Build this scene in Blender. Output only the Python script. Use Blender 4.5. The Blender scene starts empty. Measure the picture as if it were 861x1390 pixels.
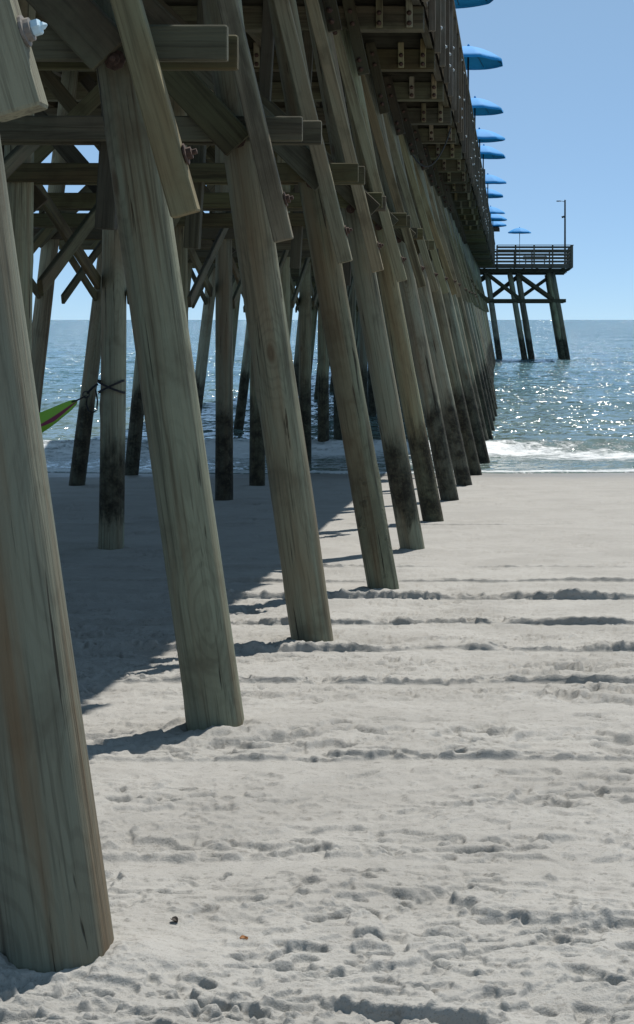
import bpy, math, random
import numpy as np
from mathutils import Vector, Matrix

random.seed(7)
rng = np.random.default_rng(11)
R = math.radians
scene = bpy.context.scene
col = scene.collection

# ------------------------------------------------------------------ camera
CAM_Z = 3.0                       # eye height above sea level
FPX = 2440.0                      # focal length in photo pixels
VPX, HORIZON = 690.0, 434.0       # where the pier's long axis vanishes
cam_data = bpy.data.cameras.new("camera")
cam_data.sensor_fit = 'AUTO'
cam_data.sensor_width = 36.0
cam_data.lens = 36.0 * FPX / 1390.0
cam_data.shift_x = (430.5 - VPX) / 1390.0
cam_data.shift_y = (HORIZON - 695.0) / 1390.0
cam_data.clip_start = 0.05
cam_data.clip_end = 60000
cam = bpy.data.objects.new("camera", cam_data)
cam.location = (0, 0, CAM_Z)
cam.rotation_euler = (R(90), 0, 0)
col.objects.link(cam)
scene.camera = cam

# ------------------------------------------------------------------ sky and sun
SUN_TO = Vector((0.19, 0.52, 1.0)).normalized()
elev = math.asin(SUN_TO.z)
azim = math.atan2(SUN_TO.x, SUN_TO.y)
world = bpy.data.worlds.new("World")
scene.world = world
world.use_nodes = True
wn = world.node_tree.nodes
wl = world.node_tree.links
wn.clear()
sky = wn.new('ShaderNodeTexSky')
sky.sky_type = 'NISHITA'
sky.sun_disc = False
sky.sun_elevation = elev
sky.sun_rotation = azim
sky.altitude = 2000
sky.air_density = 0.5
sky.dust_density = 0.0
sky.ozone_density = 6.0
bg = wn.new('ShaderNodeBackground')
bg.inputs['Strength'].default_value = 0.088
wo = wn.new('ShaderNodeOutputWorld')
# thin even sea haze lifts the whole dome alike
veil = wn.new('ShaderNodeMix'); veil.data_type = 'RGBA'
veil.inputs[0].default_value = 0.44
veil.inputs[7].default_value = (4.6, 7.2, 9.4, 1)
wl.new(sky.outputs[0], veil.inputs[6])
wl.new(veil.outputs[2], bg.inputs[0])
wl.new(bg.outputs[0], wo.inputs[0])

sun_data = bpy.data.lights.new("sun", 'SUN')
sun_data.energy = 5.0
sun_data.angle = R(0.53)
sun_data.color = (1.0, 0.96, 0.9)
sun = bpy.data.objects.new("sun", sun_data)
sun.rotation_euler = (-SUN_TO).to_track_quat('-Z', 'Y').to_euler()
sun.location = (5, 20, 30)
col.objects.link(sun)

scene.view_settings.view_transform = 'Standard'
scene.view_settings.look = 'None'
scene.view_settings.exposure = 0.22
scene.view_settings.gamma = 1.0
scene.view_settings.use_curve_mapping = False
scene.render.engine = 'CYCLES'
scene.cycles.max_bounces = 8
scene.cycles.sample_clamp_indirect = 6.0


# ------------------------------------------------------------------ noise (numpy)
def _hash(ix, iy, seed):
    h = (ix.astype(np.int64) * 374761393 + iy.astype(np.int64) * 668265263 + seed * 1442695041) & 0xffffffff
    h = ((h ^ (h >> 13)) * 1274126177) & 0xffffffff
    h = h ^ (h >> 16)
    return (h & 0xffff) / 65535.0


def perlin(x, y, seed=0):
    x0 = np.floor(x); y0 = np.floor(y)
    fx = x - x0; fy = y - y0
    u = fx * fx * fx * (fx * (fx * 6 - 15) + 10)
    v = fy * fy * fy * (fy * (fy * 6 - 15) + 10)

    def g(ix, iy, dx, dy):
        a = _hash(ix, iy, seed) * 2 * np.pi
        return np.cos(a) * dx + np.sin(a) * dy
    n00 = g(x0, y0, fx, fy); n10 = g(x0 + 1, y0, fx - 1, fy)
    n01 = g(x0, y0 + 1, fx, fy - 1); n11 = g(x0 + 1, y0 + 1, fx - 1, fy - 1)
    return ((n00 * (1 - u) + n10 * u) * (1 - v) + (n01 * (1 - u) + n11 * u) * v) * 1.5


def fbm(x, y, octaves, seed=0, gain=0.5):
    s = np.zeros_like(x); a = 1.0
    for o in range(octaves):
        s += a * perlin(x * 2 ** o, y * 2 ** o, seed + o * 17)
        a *= gain
    return s


def sstep(a, b, x):
    t = np.clip((x - a) / (b - a), 0, 1)
    return t * t * (3 - 2 * t)


# ------------------------------------------------------------------ materials
def new_mat(name):
    m = bpy.data.materials.new(name)
    m.use_nodes = True
    nt = m.node_tree
    return m, nt.nodes, nt.links, nt.nodes['Principled BSDF']


class NT:
    """tiny node helper"""
    def __init__(self, name):
        self.m, self.n, self.l, self.p = new_mat(name)

    def link(self, a, b):
        self.l.new(a, b)

    def val(self, sock, v):
        if isinstance(v, (int, float)):
            sock.default_value = v
        elif isinstance(v, tuple):
            sock.default_value = v if len(v) != 3 or sock.type != 'RGBA' else (*v, 1)
        else:
            self.l.new(v, sock)

    def math(self, op, a, b=0.0, c=None, clamp=False):
        n = self.n.new('ShaderNodeMath'); n.operation = op; n.use_clamp = clamp
        self.val(n.inputs[0], a); self.val(n.inputs[1], b)
        if c is not None:
            self.val(n.inputs[2], c)
        return n.outputs[0]

    def ramp(self, fac, lo, hi):
        n = self.n.new('ShaderNodeMapRange'); n.interpolation_type = 'SMOOTHSTEP'
        self.val(n.inputs['Value'], fac)
        n.inputs['From Min'].default_value = lo; n.inputs['From Max'].default_value = hi
        return n.outputs['Result']

    def mix(self, fac, a, b, mode='MIX'):
        n = self.n.new('ShaderNodeMix'); n.data_type = 'RGBA'; n.blend_type = mode
        self.val(n.inputs[0], fac); self.val(n.inputs[6], a); self.val(n.inputs[7], b)
        return n.outputs[2]

    def noise(self, vec, scale, detail=4, rough=0.55, dist=0.0):
        n = self.n.new('ShaderNodeTexNoise')
        self.val(n.inputs['Vector'], vec)
        n.inputs['Scale'].default_value = scale; n.inputs['Detail'].default_value = detail
        n.inputs['Roughness'].default_value = rough; n.inputs['Distortion'].default_value = dist
        return n.outputs[0]

    def vmap(self, vec, scale=(1, 1, 1), loc=None):
        n = self.n.new('ShaderNodeMapping')
        self.val(n.inputs['Vector'], vec)
        n.inputs['Scale'].default_value = scale
        if loc is not None:
            self.val(n.inputs['Location'], loc)
        return n.outputs[0]

    def obj_coord(self):
        """object coordinates shifted at random for each object, plus the random number"""
        tc = self.n.new('ShaderNodeTexCoord'); oi = self.n.new('ShaderNodeObjectInfo')
        c = self.n.new('ShaderNodeCombineXYZ')
        for k, s in enumerate((13.0, 29.0, 47.0)):
            self.link(self.math('MULTIPLY', oi.outputs['Random'], s), c.inputs[k])
        a = self.n.new('ShaderNodeVectorMath'); a.operation = 'ADD'
        self.link(tc.outputs['Object'], a.inputs[0]); self.link(c.outputs[0], a.inputs[1])
        return a.outputs[0], oi.outputs['Random'], tc.outputs['Object']

    def pos(self):
        g = self.n.new('ShaderNodeNewGeometry')
        s = self.n.new('ShaderNodeSeparateXYZ')
        self.link(g.outputs['Position'], s.inputs[0])
        return g.outputs['Position'], s.outputs[0], s.outputs[1], s.outputs[2]

    def bump(self, h, strength, dist, normal=None):
        b = self.n.new('ShaderNodeBump')
        b.inputs['Strength'].default_value = strength; b.inputs['Distance'].default_value = dist
        self.link(h, b.inputs['Height'])
        if normal is not None:
            self.link(normal, b.inputs['Normal'])
        return b.outputs[0]


def wood_material(name, green, tan, dark, axis, pile=False, grain=1.0, val=1.0):
    t = NT(name)
    co, rnd, raw = t.obj_coord()
    along = {'x': (0.35, 9, 9), 'z': (9, 9, 0.35)}[axis]
    fine = {'x': (1.6, 60, 60), 'z': (60, 60, 1.6)}[axis]
    broad = {'x': (0.5, 2.2, 2.2), 'z': (2.4, 2.4, 0.45)}[axis]
    n1 = t.noise(t.vmap(co, along), 1.0, 10, 0.68, 0.8)
    n2 = t.noise(t.vmap(co, fine), 1.0, 4, 0.6, 0.3)
    n3 = t.noise(t.vmap(co, broad), 1.0, 4, 0.6, 0.4)
    n4 = t.noise(co, 2.2, 5, 0.6)
    c = t.mix(t.ramp(n3, 0.42, 0.66), green, tan)
    c = t.mix(t.math('MULTIPLY', t.ramp(n1, 0.48, 0.68), 0.8), c, dark)
    c = t.mix(t.math('MULTIPLY', t.ramp(n2, 0.48, 0.72), 0.6), c, dark)
    c = t.mix(t.math('MULTIPLY', t.ramp(n4, 0.50, 0.72), 0.6), c, tuple(x * 0.38 for x in tan))
    hsv = t.n.new('ShaderNodeHueSaturation')
    t.link(c, hsv.inputs['Color'])
    t.link(t.math('MULTIPLY_ADD', rnd, 0.5 * val, 0.75 * val), hsv.inputs['Value'])
    t.link(t.math('MULTIPLY_ADD', t.math('FRACT', t.math('MULTIPLY', rnd, 7.31)), 0.5, 0.72), hsv.inputs['Saturation'])
    c = hsv.outputs[0]
    height = t.math('ADD', t.math('MULTIPLY', n1, 0.6), t.math('MULTIPLY', n2, 0.4))
    rough = 0.85
    if pile:
        P, px, py, pz = t.pos()
        # drying checks: thin dark vertical splits
        crack = t.noise(t.vmap(co, (24, 24, 0.75)), 1.0, 4, 0.6, 0.8)
        ck = t.math('MULTIPLY', t.ramp(crack, 0.64, 0.68), 0.85)
        c = t.mix(ck, c, (0.02, 0.016, 0.01))
        # knots
        vo = t.n.new('ShaderNodeTexVoronoi')
        t.link(t.vmap(co, (3.2, 3.2, 1.3)), vo.inputs['Vector']); vo.inputs['Scale'].default_value = 1.0
        kn = t.ramp(vo.outputs['Distance'], 0.12, 0.05)
        c = t.mix(t.math('MULTIPLY', kn, 0.7), c, (0.085, 0.055, 0.03))
        # rings of the grain swirling about the knots
        wv = t.math('SINE', t.math('MULTIPLY', t.math('ADD', vo.outputs['Distance'], t.math('MULTIPLY', n3, 0.6)), 70.0))
        wk = t.math('MULTIPLY', t.ramp(wv, 0.2, 0.95), t.ramp(vo.outputs['Distance'], 0.75, 0.15))
        c = t.mix(t.math('MULTIPLY', wk, 0.22), c, dark)
        # brown streaks running down
        st = t.noise(t.vmap(co, (7, 7, 0.22)), 1.0, 3, 0.5)
        c = t.mix(t.math('MULTIPLY', t.math('MULTIPLY', t.ramp(st, 0.50, 0.64), t.math('MULTIPLY_ADD', t.ramp(py, 9.0, 5.0), 0.35, 0.32)), 1.0), c, (0.15, 0.088, 0.042))
        # tide growth: black-brown crust on the piles that the sea reaches
        nz = t.noise(t.vmap(P, (7.0, 7.0, 1.6)), 1.0, 6, 0.7)
        zz = t.math('ADD', pz, t.math('MULTIPLY', t.math('SUBTRACT', nz, 0.5), 1.1))
        band = t.ramp(zz, 1.85, 1.45)
        reach = t.ramp(py, 13.2, 19.0)
        pale = t.math('MULTIPLY', t.ramp(zz, 1.0, 0.75), t.ramp(py, 22.0, 20.0))
        patch = t.ramp(t.noise(P, 5.0, 5, 0.6), 0.62, 0.38)
        near = t.math('MULTIPLY', t.math('SUBTRACT', 1.0, reach), t.ramp(t.noise(P, 5.0, 4, 0.6), 0.5, 0.62))
        near = t.math('MULTIPLY', near, t.ramp(py, 13.0, 15.0))
        gm = t.math('MULTIPLY', t.math('MULTIPLY', band, t.math('MAXIMUM', t.math('MULTIPLY', reach, t.math('MULTIPLY_ADD', patch, 0.3, 0.7)), near)),
                    t.math('SUBTRACT', 1.0, pale))
        crust = t.mix(t.ramp(t.noise(P, 22.0, 4, 0.7), 0.45, 0.7), (0.012, 0.010, 0.007), (0.055, 0.05, 0.03))
        c = t.mix(t.math('MULTIPLY', gm, 0.93), c, crust)
        rough = 0.8
        height = t.math('ADD', height, t.math('MULTIPLY', t.math('MULTIPLY', t.noise(P, 40.0, 4, 0.7), gm), 2.0))
        height = t.math('SUBTRACT', height, t.math('MULTIPLY', ck, 0.8))
    t.link(c, t.p.inputs['Base Color'])
    t.p.inputs['Roughness'].default_value = rough
    t.p.inputs['Specular IOR Level'].default_value = 0.25
    t.link(t.bump(height, 0.9 * grain, 0.016), t.p.inputs['Normal'])
    return t.m


M = {}
M['pile'] = wood_material('treated_pile_wood', (0.215, 0.228, 0.160), (0.205, 0.178, 0.115), (0.06, 0.054, 0.036), 'z', pile=True)
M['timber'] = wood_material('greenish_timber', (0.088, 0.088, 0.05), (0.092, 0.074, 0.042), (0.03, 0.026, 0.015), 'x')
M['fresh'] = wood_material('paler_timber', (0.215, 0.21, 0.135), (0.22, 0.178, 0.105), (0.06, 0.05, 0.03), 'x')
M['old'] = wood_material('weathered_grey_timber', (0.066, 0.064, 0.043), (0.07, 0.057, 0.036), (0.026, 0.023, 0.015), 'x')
M['rail'] = wood_material('silvered_rail_timber', (0.12, 0.11, 0.088), (0.11, 0.09, 0.068), (0.05, 0.044, 0.033), 'x')


def simple(name, colr, rough=0.6, metal=0.0, nscale=20, namt=0.4, bump=0.2):
    t = NT(name)
    co, rnd, raw = t.obj_coord()
    n = t.noise(co, nscale, 5, 0.6)
    c = t.mix(t.math('MULTIPLY', t.ramp(n, 0.4, 0.7), namt), colr, tuple(x * 0.4 for x in colr))
    t.link(c, t.p.inputs['Base Color'])
    t.p.inputs['Roughness'].default_value = rough
    t.p.inputs['Metallic'].default_value = metal
    if bump:
        t.link(t.bump(n, bump, 0.004), t.p.inputs['Normal'])
    return t.m


M['rust'] = simple('rusty_iron', (0.07, 0.04, 0.028), 0.9, 0.1, 60, 0.8, 0.6)
M['galv'] = simple('galvanised_steel', (0.42, 0.47, 0.50), 0.45, 0.7, 40, 0.5, 0.2)
M['galv_dull'] = simple('dull_steel', (0.20, 0.18, 0.16), 0.7, 0.3, 50, 0.6, 0.3)
M['zinc_blue'] = simple('blue_grey_bolt_cap', (0.42, 0.58, 0.68), 0.5, 0.1, 30, 0.3, 0.1)
M['black_web'] = simple('black_webbing', (0.012, 0.013, 0.018), 0.8, 0, 80, 0.4, 0.2)
M['dark_metal'] = simple('dark_painted_metal', (0.03, 0.034, 0.036), 0.5, 0.2, 20, 0.4, 0.1)
M['white_wall'] = simple('white_board_wall', (0.6, 0.6, 0.58), 0.7, 0, 4, 0.2, 0.1)
M['shingle'] = simple('brown_shingle', (0.07, 0.05, 0.04), 0.9, 0, 12, 0.5, 0.4)
M['leaf'] = simple('dry_leaf', (0.30, 0.13, 0.04), 0.8, 0, 60, 0.5, 0.3)
M['weed'] = simple('dark_seaweed', (0.04, 0.03, 0.022), 0.8, 0, 60, 0.5, 0.3)


def canvas_material():
    t = NT('blue_canvas')
    co, rnd, raw = t.obj_coord()
    n = t.noise(co, 5, 4, 0.6)
    c = t.mix(t.math('MULTIPLY', n, 0.35), (0.002, 0.235, 0.56), (0.002, 0.175, 0.46))
    t.link(c, t.p.inputs['Base Color'])
    t.p.inputs['Roughness'].default_value = 0.75
    tr = t.n.new('ShaderNodeBsdfTranslucent')
    t.link(c, tr.inputs['Color'])
    mx = t.n.new('ShaderNodeMixShader'); mx.inputs[0].default_value = 0.02
    out = t.n['Material Output']
    t.link(t.p.outputs[0], mx.inputs[1]); t.link(tr.outputs[0], mx.inputs[2]); t.link(mx.outputs[0], out.inputs['Surface'])
    return t.m


M['canvas'] = canvas_material()


def hammock_material():
    t = NT('striped_nylon')
    tc = t.n.new('ShaderNodeTexCoord'); s = t.n.new('ShaderNodeSeparateXYZ')
    t.link(tc.outputs['UV'], s.inputs[0])
    d = t.math('ABSOLUTE', t.math('SUBTRACT', s.outputs[1], 0.70))
    c = t.mix(t.ramp(d, 0.11, 0.09), (0.30, 0.60, 0.06), (0.28, 0.03, 0.09))
    t.link(c, t.p.inputs['Base Color'])
    t.p.inputs['Roughness'].default_value = 0.6
    tr = t.n.new('ShaderNodeBsdfTranslucent'); t.link(c, tr.inputs['Color'])
    mx = t.n.new('ShaderNodeMixShader'); mx.inputs[0].default_value = 0.4
    out = t.n['Material Output']
    t.link(t.p.outputs[0], mx.inputs[1]); t.link(tr.outputs[0], mx.inputs[2]); t.link(mx.outputs[0], out.inputs['Surface'])
    return t.m


M['hammock'] = hammock_material()


def sand_material():
    t = NT('beach_sand')
    P, px, py, pz = t.pos()
    n1 = t.noise(P, 1.3, 6, 0.6)
    n2 = t.noise(P, 9.0, 5, 0.65)
    n3 = t.noise(P, 160.0, 3, 0.7)
    c = t.mix(t.ramp(n1, 0.35, 0.68), (0.345, 0.333, 0.308), (0.29, 0.279, 0.256))
    c = t.mix(t.math('MULTIPLY', t.ramp(n2, 0.48, 0.72), 0.35), c, (0.22, 0.21, 0.192))
    c = t.mix(t.math('MULTIPLY', t.ramp(n3, 0.54, 0.70), 0.5), c, (0.13, 0.12, 0.10))
    n5 = t.noise(t.vmap(P, (24.0, 38.0, 30.0)), 1.0, 4, 0.7)
    c = t.mix(t.math('MULTIPLY', t.math('MULTIPLY', t.ramp(n5, 0.56, 0.70), t.ramp(py, 22.0, 12.0)), 0.5), c, (0.12, 0.108, 0.09))
    # damp sand just above the wash
    wet = t.ramp(t.math('ADD', pz, t.math('MULTIPLY', t.math('SUBTRACT', n1, 0.5), 0.12)), 0.20, 0.04)
    c = t.mix(t.math('MULTIPLY', wet, 0.75), c, (0.15, 0.137, 0.117))
    # firm, faintly damp belt further down the beach
    firm = t.ramp(t.math('ADD', py, t.math('MULTIPLY', n1, 4.0)), 16.0, 24.0)
    c = t.mix(t.math('MULTIPLY', firm, 0.30), c, (0.275, 0.262, 0.24))
    t.link(c, t.p.inputs['Base Color'])
    t.link(t.math('MULTIPLY_ADD', wet, -0.55, 0.95), t.p.inputs['Roughness'])
    t.p.inputs['Specular IOR Level'].default_value = 0.2
    h = t.math('ADD', t.math('MULTIPLY', t.noise(P, 70.0, 5, 0.75), 0.7), t.math('MULTIPLY', n3, 0.3))
    t.link(t.bump(h, 0.8, 0.011), t.p.inputs['Normal'])
    return t.m


def water_material():
    t = NT('sea_water')
    P, px, py, pz = t.pos()
    at = t.n.new('ShaderNodeAttribute'); at.attribute_name = 'foam'
    foam_in = at.outputs['Fac']
    n_big = t.noise(t.vmap(P, (0.035, 0.09, 1)), 1.0, 4, 0.55)
    w1 = t.noise(t.vmap(P, (0.35, 0.9, 1)), 1.0, 3, 0.55, 0.3)
    w2 = t.noise(t.vmap(P, (1.6, 3.2, 1)), 1.0, 4, 0.6, 0.3)
    w3 = t.noise(t.vmap(P, (7.0, 10.0, 1)), 1.0, 3, 0.6, 0.2)
    c = t.mix(t.ramp(n_big, 0.38, 0.62), (0.055, 0.125, 0.15), (0.08, 0.155, 0.17))
    shallow = t.ramp(py, 95.0, 38.0)
    c = t.mix(t.math('MULTIPLY', shallow, 0.75), c, (0.13, 0.165, 0.135))
    lace = t.noise(t.vmap(P, (2.0, 3.5, 1)), 1.0, 7, 0.72, 0.6)
    lace2 = t.noise(t.vmap(P, (9.0, 14.0, 1)), 1.0, 4, 0.7, 0.4)
    lc = t.math('ADD', t.math('MULTIPLY', lace, 0.65), t.math('MULTIPLY', lace2, 0.35))
    fm = t.ramp(t.math('ADD', t.math('MULTIPLY', foam_in, 0.58), t.math('MULTIPLY_ADD', lc, 1.5, -0.25)), 0.74, 0.96)
    c = t.mix(fm, c, (0.68, 0.70, 0.70))
    t.link(c, t.p.inputs['Base Color'])
    t.link(t.math('MULTIPLY_ADD', fm, 0.6, 0.10), t.p.inputs['Roughness'])
    t.p.inputs['IOR'].default_value = 1.333
    # facet slopes of the ripples, taken straight from coloured noise
    def slopes(scale, k, detail):
        n = t.n.new('ShaderNodeTexNoise')
        t.link(t.vmap(P, scale), n.inputs['Vector'])
        n.inputs['Scale'].default_value = 1.0; n.inputs['Detail'].default_value = detail
        n.inputs['Roughness'].default_value = 0.55; n.inputs['Distortion'].default_value = 0.4
        v = t.n.new('ShaderNodeVectorMath'); v.operation = 'MULTIPLY_ADD'
        t.link(n.outputs['Color'], v.inputs[0])
        v.inputs[1].default_value = (k * 0.8, k, 0.0); v.inputs[2].default_value = (-k * 0.4, -k * 0.5, 0.0)
        return v.outputs[0]
    def vadd(a_, b_):
        v = t.n.new('ShaderNodeVectorMath'); v.operation = 'ADD'
        t.link(a_, v.inputs[0]); t.link(b_, v.inputs[1]); return v.outputs[0]
    sl = vadd(vadd(slopes((0.18, 0.5, 1), 0.9, 2), slopes((1.1, 2.2, 1), 2.9, 2)), slopes((5.0, 4.0, 1), 2.9, 1))
    # gusts: rippled and slicker patches
    gust = t.math('MULTIPLY_ADD', t.ramp(t.noise(t.vmap(P, (0.02, 0.05, 1)), 1.0, 3, 0.6), 0.35, 0.65), 0.5, 0.6)
    gs = t.n.new('ShaderNodeVectorMath'); gs.operation = 'SCALE'
    t.link(sl, gs.inputs[0]); t.link(t.math('MULTIPLY', gust, t.math('ADD', t.math('MULTIPLY_ADD', t.ramp(py, 33.0, 48.0), 0.8, 0.2), t.math('MULTIPLY', t.ramp(py, 60.0, 320.0), 1.2))), gs.inputs['Scale'])
    geo = t.n.new('ShaderNodeNewGeometry')
    nn = t.n.new('ShaderNodeVectorMath'); nn.operation = 'NORMALIZE'
    t.link(vadd(geo.outputs['Normal'], gs.outputs[0]), nn.inputs[0])
    b3 = t.bump(t.math('MULTIPLY', fm, lace2), 0.8, 0.08, nn.outputs[0])
    t.link(b3, t.p.inputs['Normal'])
    return t.m


M['sand'] = sand_material()
M['water'] = water_material()


# ------------------------------------------------------------------ object helpers
def link(name, mesh, mat=None, parent=None, label=None, cat=None, group=None, kind=None):
    o = bpy.data.objects.new(name, mesh)
    col.objects.link(o)
    if mat is not None and mesh is not None and not mesh.materials:
        mesh.materials.append(mat)
    if parent is not None:
        o.parent = parent
    for k, v in (('label', label), ('category', cat), ('group', group), ('kind', kind)):
        if v:
            o[k] = v
    return o


def grid_mesh(name, X, Y, Z):
    nr, nc = X.shape
    me = bpy.data.meshes.new(name)
    n = nr * nc
    me.vertices.add(n)
    co = np.stack([X, Y, Z], -1).reshape(-1).astype(np.float32)
    me.vertices.foreach_set('co', co)
    a = (np.arange(nr - 1)[:, None] * nc + np.arange(nc - 1)[None, :]).reshape(-1)
    quads = np.stack([a, a + 1, a + nc + 1, a + nc], -1).reshape(-1).astype(np.int32)
    nq = len(a)
    me.loops.add(nq * 4); me.polygons.add(nq)
    me.loops.foreach_set('vertex_index', quads)
    me.polygons.foreach_set('loop_start', np.arange(nq, dtype=np.int32) * 4)
    me.polygons.foreach_set('loop_total', np.full(nq, 4, dtype=np.int32))
    me.polygons.foreach_set('use_smooth', np.ones(nq, dtype=bool))
    me.update(calc_edges=True)
    return me


_box = {}


def box_mesh(L, w, h, mat, variant=0):
    """bevelled timber, length along local x, centred on its start face"""
    key = (round(L, 2), round(w, 3), round(h, 3), mat.name, variant)
    if key in _box:
        return _box[key]
    L = key[0]
    b = min(0.008, 0.2 * min(w, h))
    vs, fs = [], []
    y, z = w / 2, h / 2
    ring = [(-y, -z + b), (-y + b, -z), (y - b, -z), (y, -z + b), (y, z - b), (y - b, z), (-y + b, z), (-y, z - b)]
    for x, s in ((0, 1 - b / z * 0.5), (b, 1), (L - b, 1), (L, 1 - b / z * 0.5)):
        vs += [(x, p[0] * s, p[1] * s) for p in ring]
    for k in range(3):
        for j in range(8):
            a, c = k * 8 + j, k * 8 + (j + 1) % 8
            fs.append((a, a + 8, c + 8, c))
    fs.append(tuple(range(8))); fs.append(tuple(reversed(range(24, 32))))
    me = bpy.data.meshes.new('timber_mesh')
    me.from_pydata(vs, [], [f[::-1] for f in fs][:24] + [fs[25], fs[24]])
    me.materials.append(mat)
    me.update()
    import bmesh
    bm = bmesh.new(); bm.from_mesh(me); bmesh.ops.recalc_face_normals(bm, faces=bm.faces); bm.to_mesh(me); bm.free()
    _box[key] = me
    return me


def beam(name, p0, p1, w, h, mat, parent, up=(0, 0, 1), **kw):
    """w is the width across, h the depth along `up`"""
    p0, p1 = Vector(p0), Vector(p1)
    d = p1 - p0
    L = d.length
    ex = d.normalized()
    ey = Vector(up).cross(ex)
    if ey.length < 1e-5:
        ey = Vector((0, 1, 0)).cross(ex)
    ey.normalize()
    ez = ex.cross(ey)
    me = box_mesh(L, w, h, mat)
    o = link(name, me, None, parent, **kw)
    m = Matrix((ex, ey, ez)).transposed().to_4x4()
    m.translation = p0
    o.matrix_world = m
    o.matrix_local = m if parent is None else parent.matrix_world.inverted() @ m
    if parent is not None:
        o.matrix_parent_inverse = Matrix.Identity(4)
    return o


def lathe(name, prof, seg, mat, smooth=True):
    """prof: list of (r, z); closed caps"""
    vs, fs = [], []
    for r, z in prof:
        for k in range(seg):
            a = 2 * math.pi * k / seg
            vs.append((r * math.cos(a), r * math.sin(a), z))
    for i in range(len(prof) - 1):
        for k in range(seg):
            a, b = i * seg + k, i * seg + (k + 1) % seg
            fs.append((a, b, b + seg, a + seg))
    fs.append(tuple(reversed(range(seg))))
    n = (len(prof) - 1) * seg
    fs.append(tuple(range(n, n + seg)))
    me = bpy.data.meshes.new(name)
    me.from_pydata(vs, [], fs)
    for p in me.polygons:
        p.use_smooth = smooth and len(p.vertices) == 4
    me.materials.append(mat)
    me.update()
    return me


def tube_mesh(name, pts, r, seg, mat):
    vs, fs = [], []
    n = len(pts)
    pts = [Vector(p) for p in pts]
    for i, p in enumerate(pts):
        t = (pts[min(i + 1, n - 1)] - pts[max(i - 1, 0)]).normalized()
        a = t.cross(Vector((0, 0, 1)))
        if a.length < 1e-3:
            a = t.cross(Vector((0, 1, 0)))
        a.normalize(); b = t.cross(a)
        for k in range(seg):
            an = 2 * math.pi * k / seg
            vs.append(p + a * (r * math.cos(an)) + b * (r * math.sin(an)))
    for i in range(n - 1):
        for k in range(seg):
            q, s = i * seg + k, i * seg + (k + 1) % seg
            fs.append((q, s, s + seg, q + seg))
    fs.append(tuple(reversed(range(seg)))); fs.append(tuple(range((n - 1) * seg, n * seg)))
    me = bpy.data.meshes.new(name)
    me.from_pydata(vs, [], fs)
    for p in me.polygons:
        p.use_smooth = len(p.vertices) == 4
    me.materials.append(mat)
    me.update()
    return me


def place(o, loc, zdir=None, parent=None):
    """put o at loc with its local z along zdir"""
    m = Matrix.Identity(4)
    if zdir is not None:
        m = Vector(zdir).to_track_quat('Z', 'Y').to_matrix().to_4x4()
    m.translation = Vector(loc)
    pw = WORLD.get(o.parent.name) if o.parent else None
    o.matrix_local = m if pw is None else pw.inverted() @ m
    WORLD[o.name] = m
    return o


WORLD = {}


def reg(o):
    """remember the world matrix of an object whose parents all sit at the origin"""
    WORLD[o.name] = o.matrix_local.copy()
    return o


# ------------------------------------------------------------------ beach
PROF_Y = [-200, -20, 0, 4.7, 8.4, 12.0, 15.7, 19.4, 23.0, 26.7, 30.4, 34.0, 36.5, 45, 60, 90, 140]
PROF_Z = [3.2, 2.6, 1.66, 1.34, 1.11, 0.86, 0.64, 0.52, 0.42, 0.32, 0.20, 0.06, -0.06, -0.45, -0.9, -1.5, -2.2]


def sand_base(y):
    k = np.array([-2, -1, 0, 1, 2]) * 0.7
    return sum(np.interp(y + d, PROF_Y, PROF_Z) for d in k) / 5.0


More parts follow.
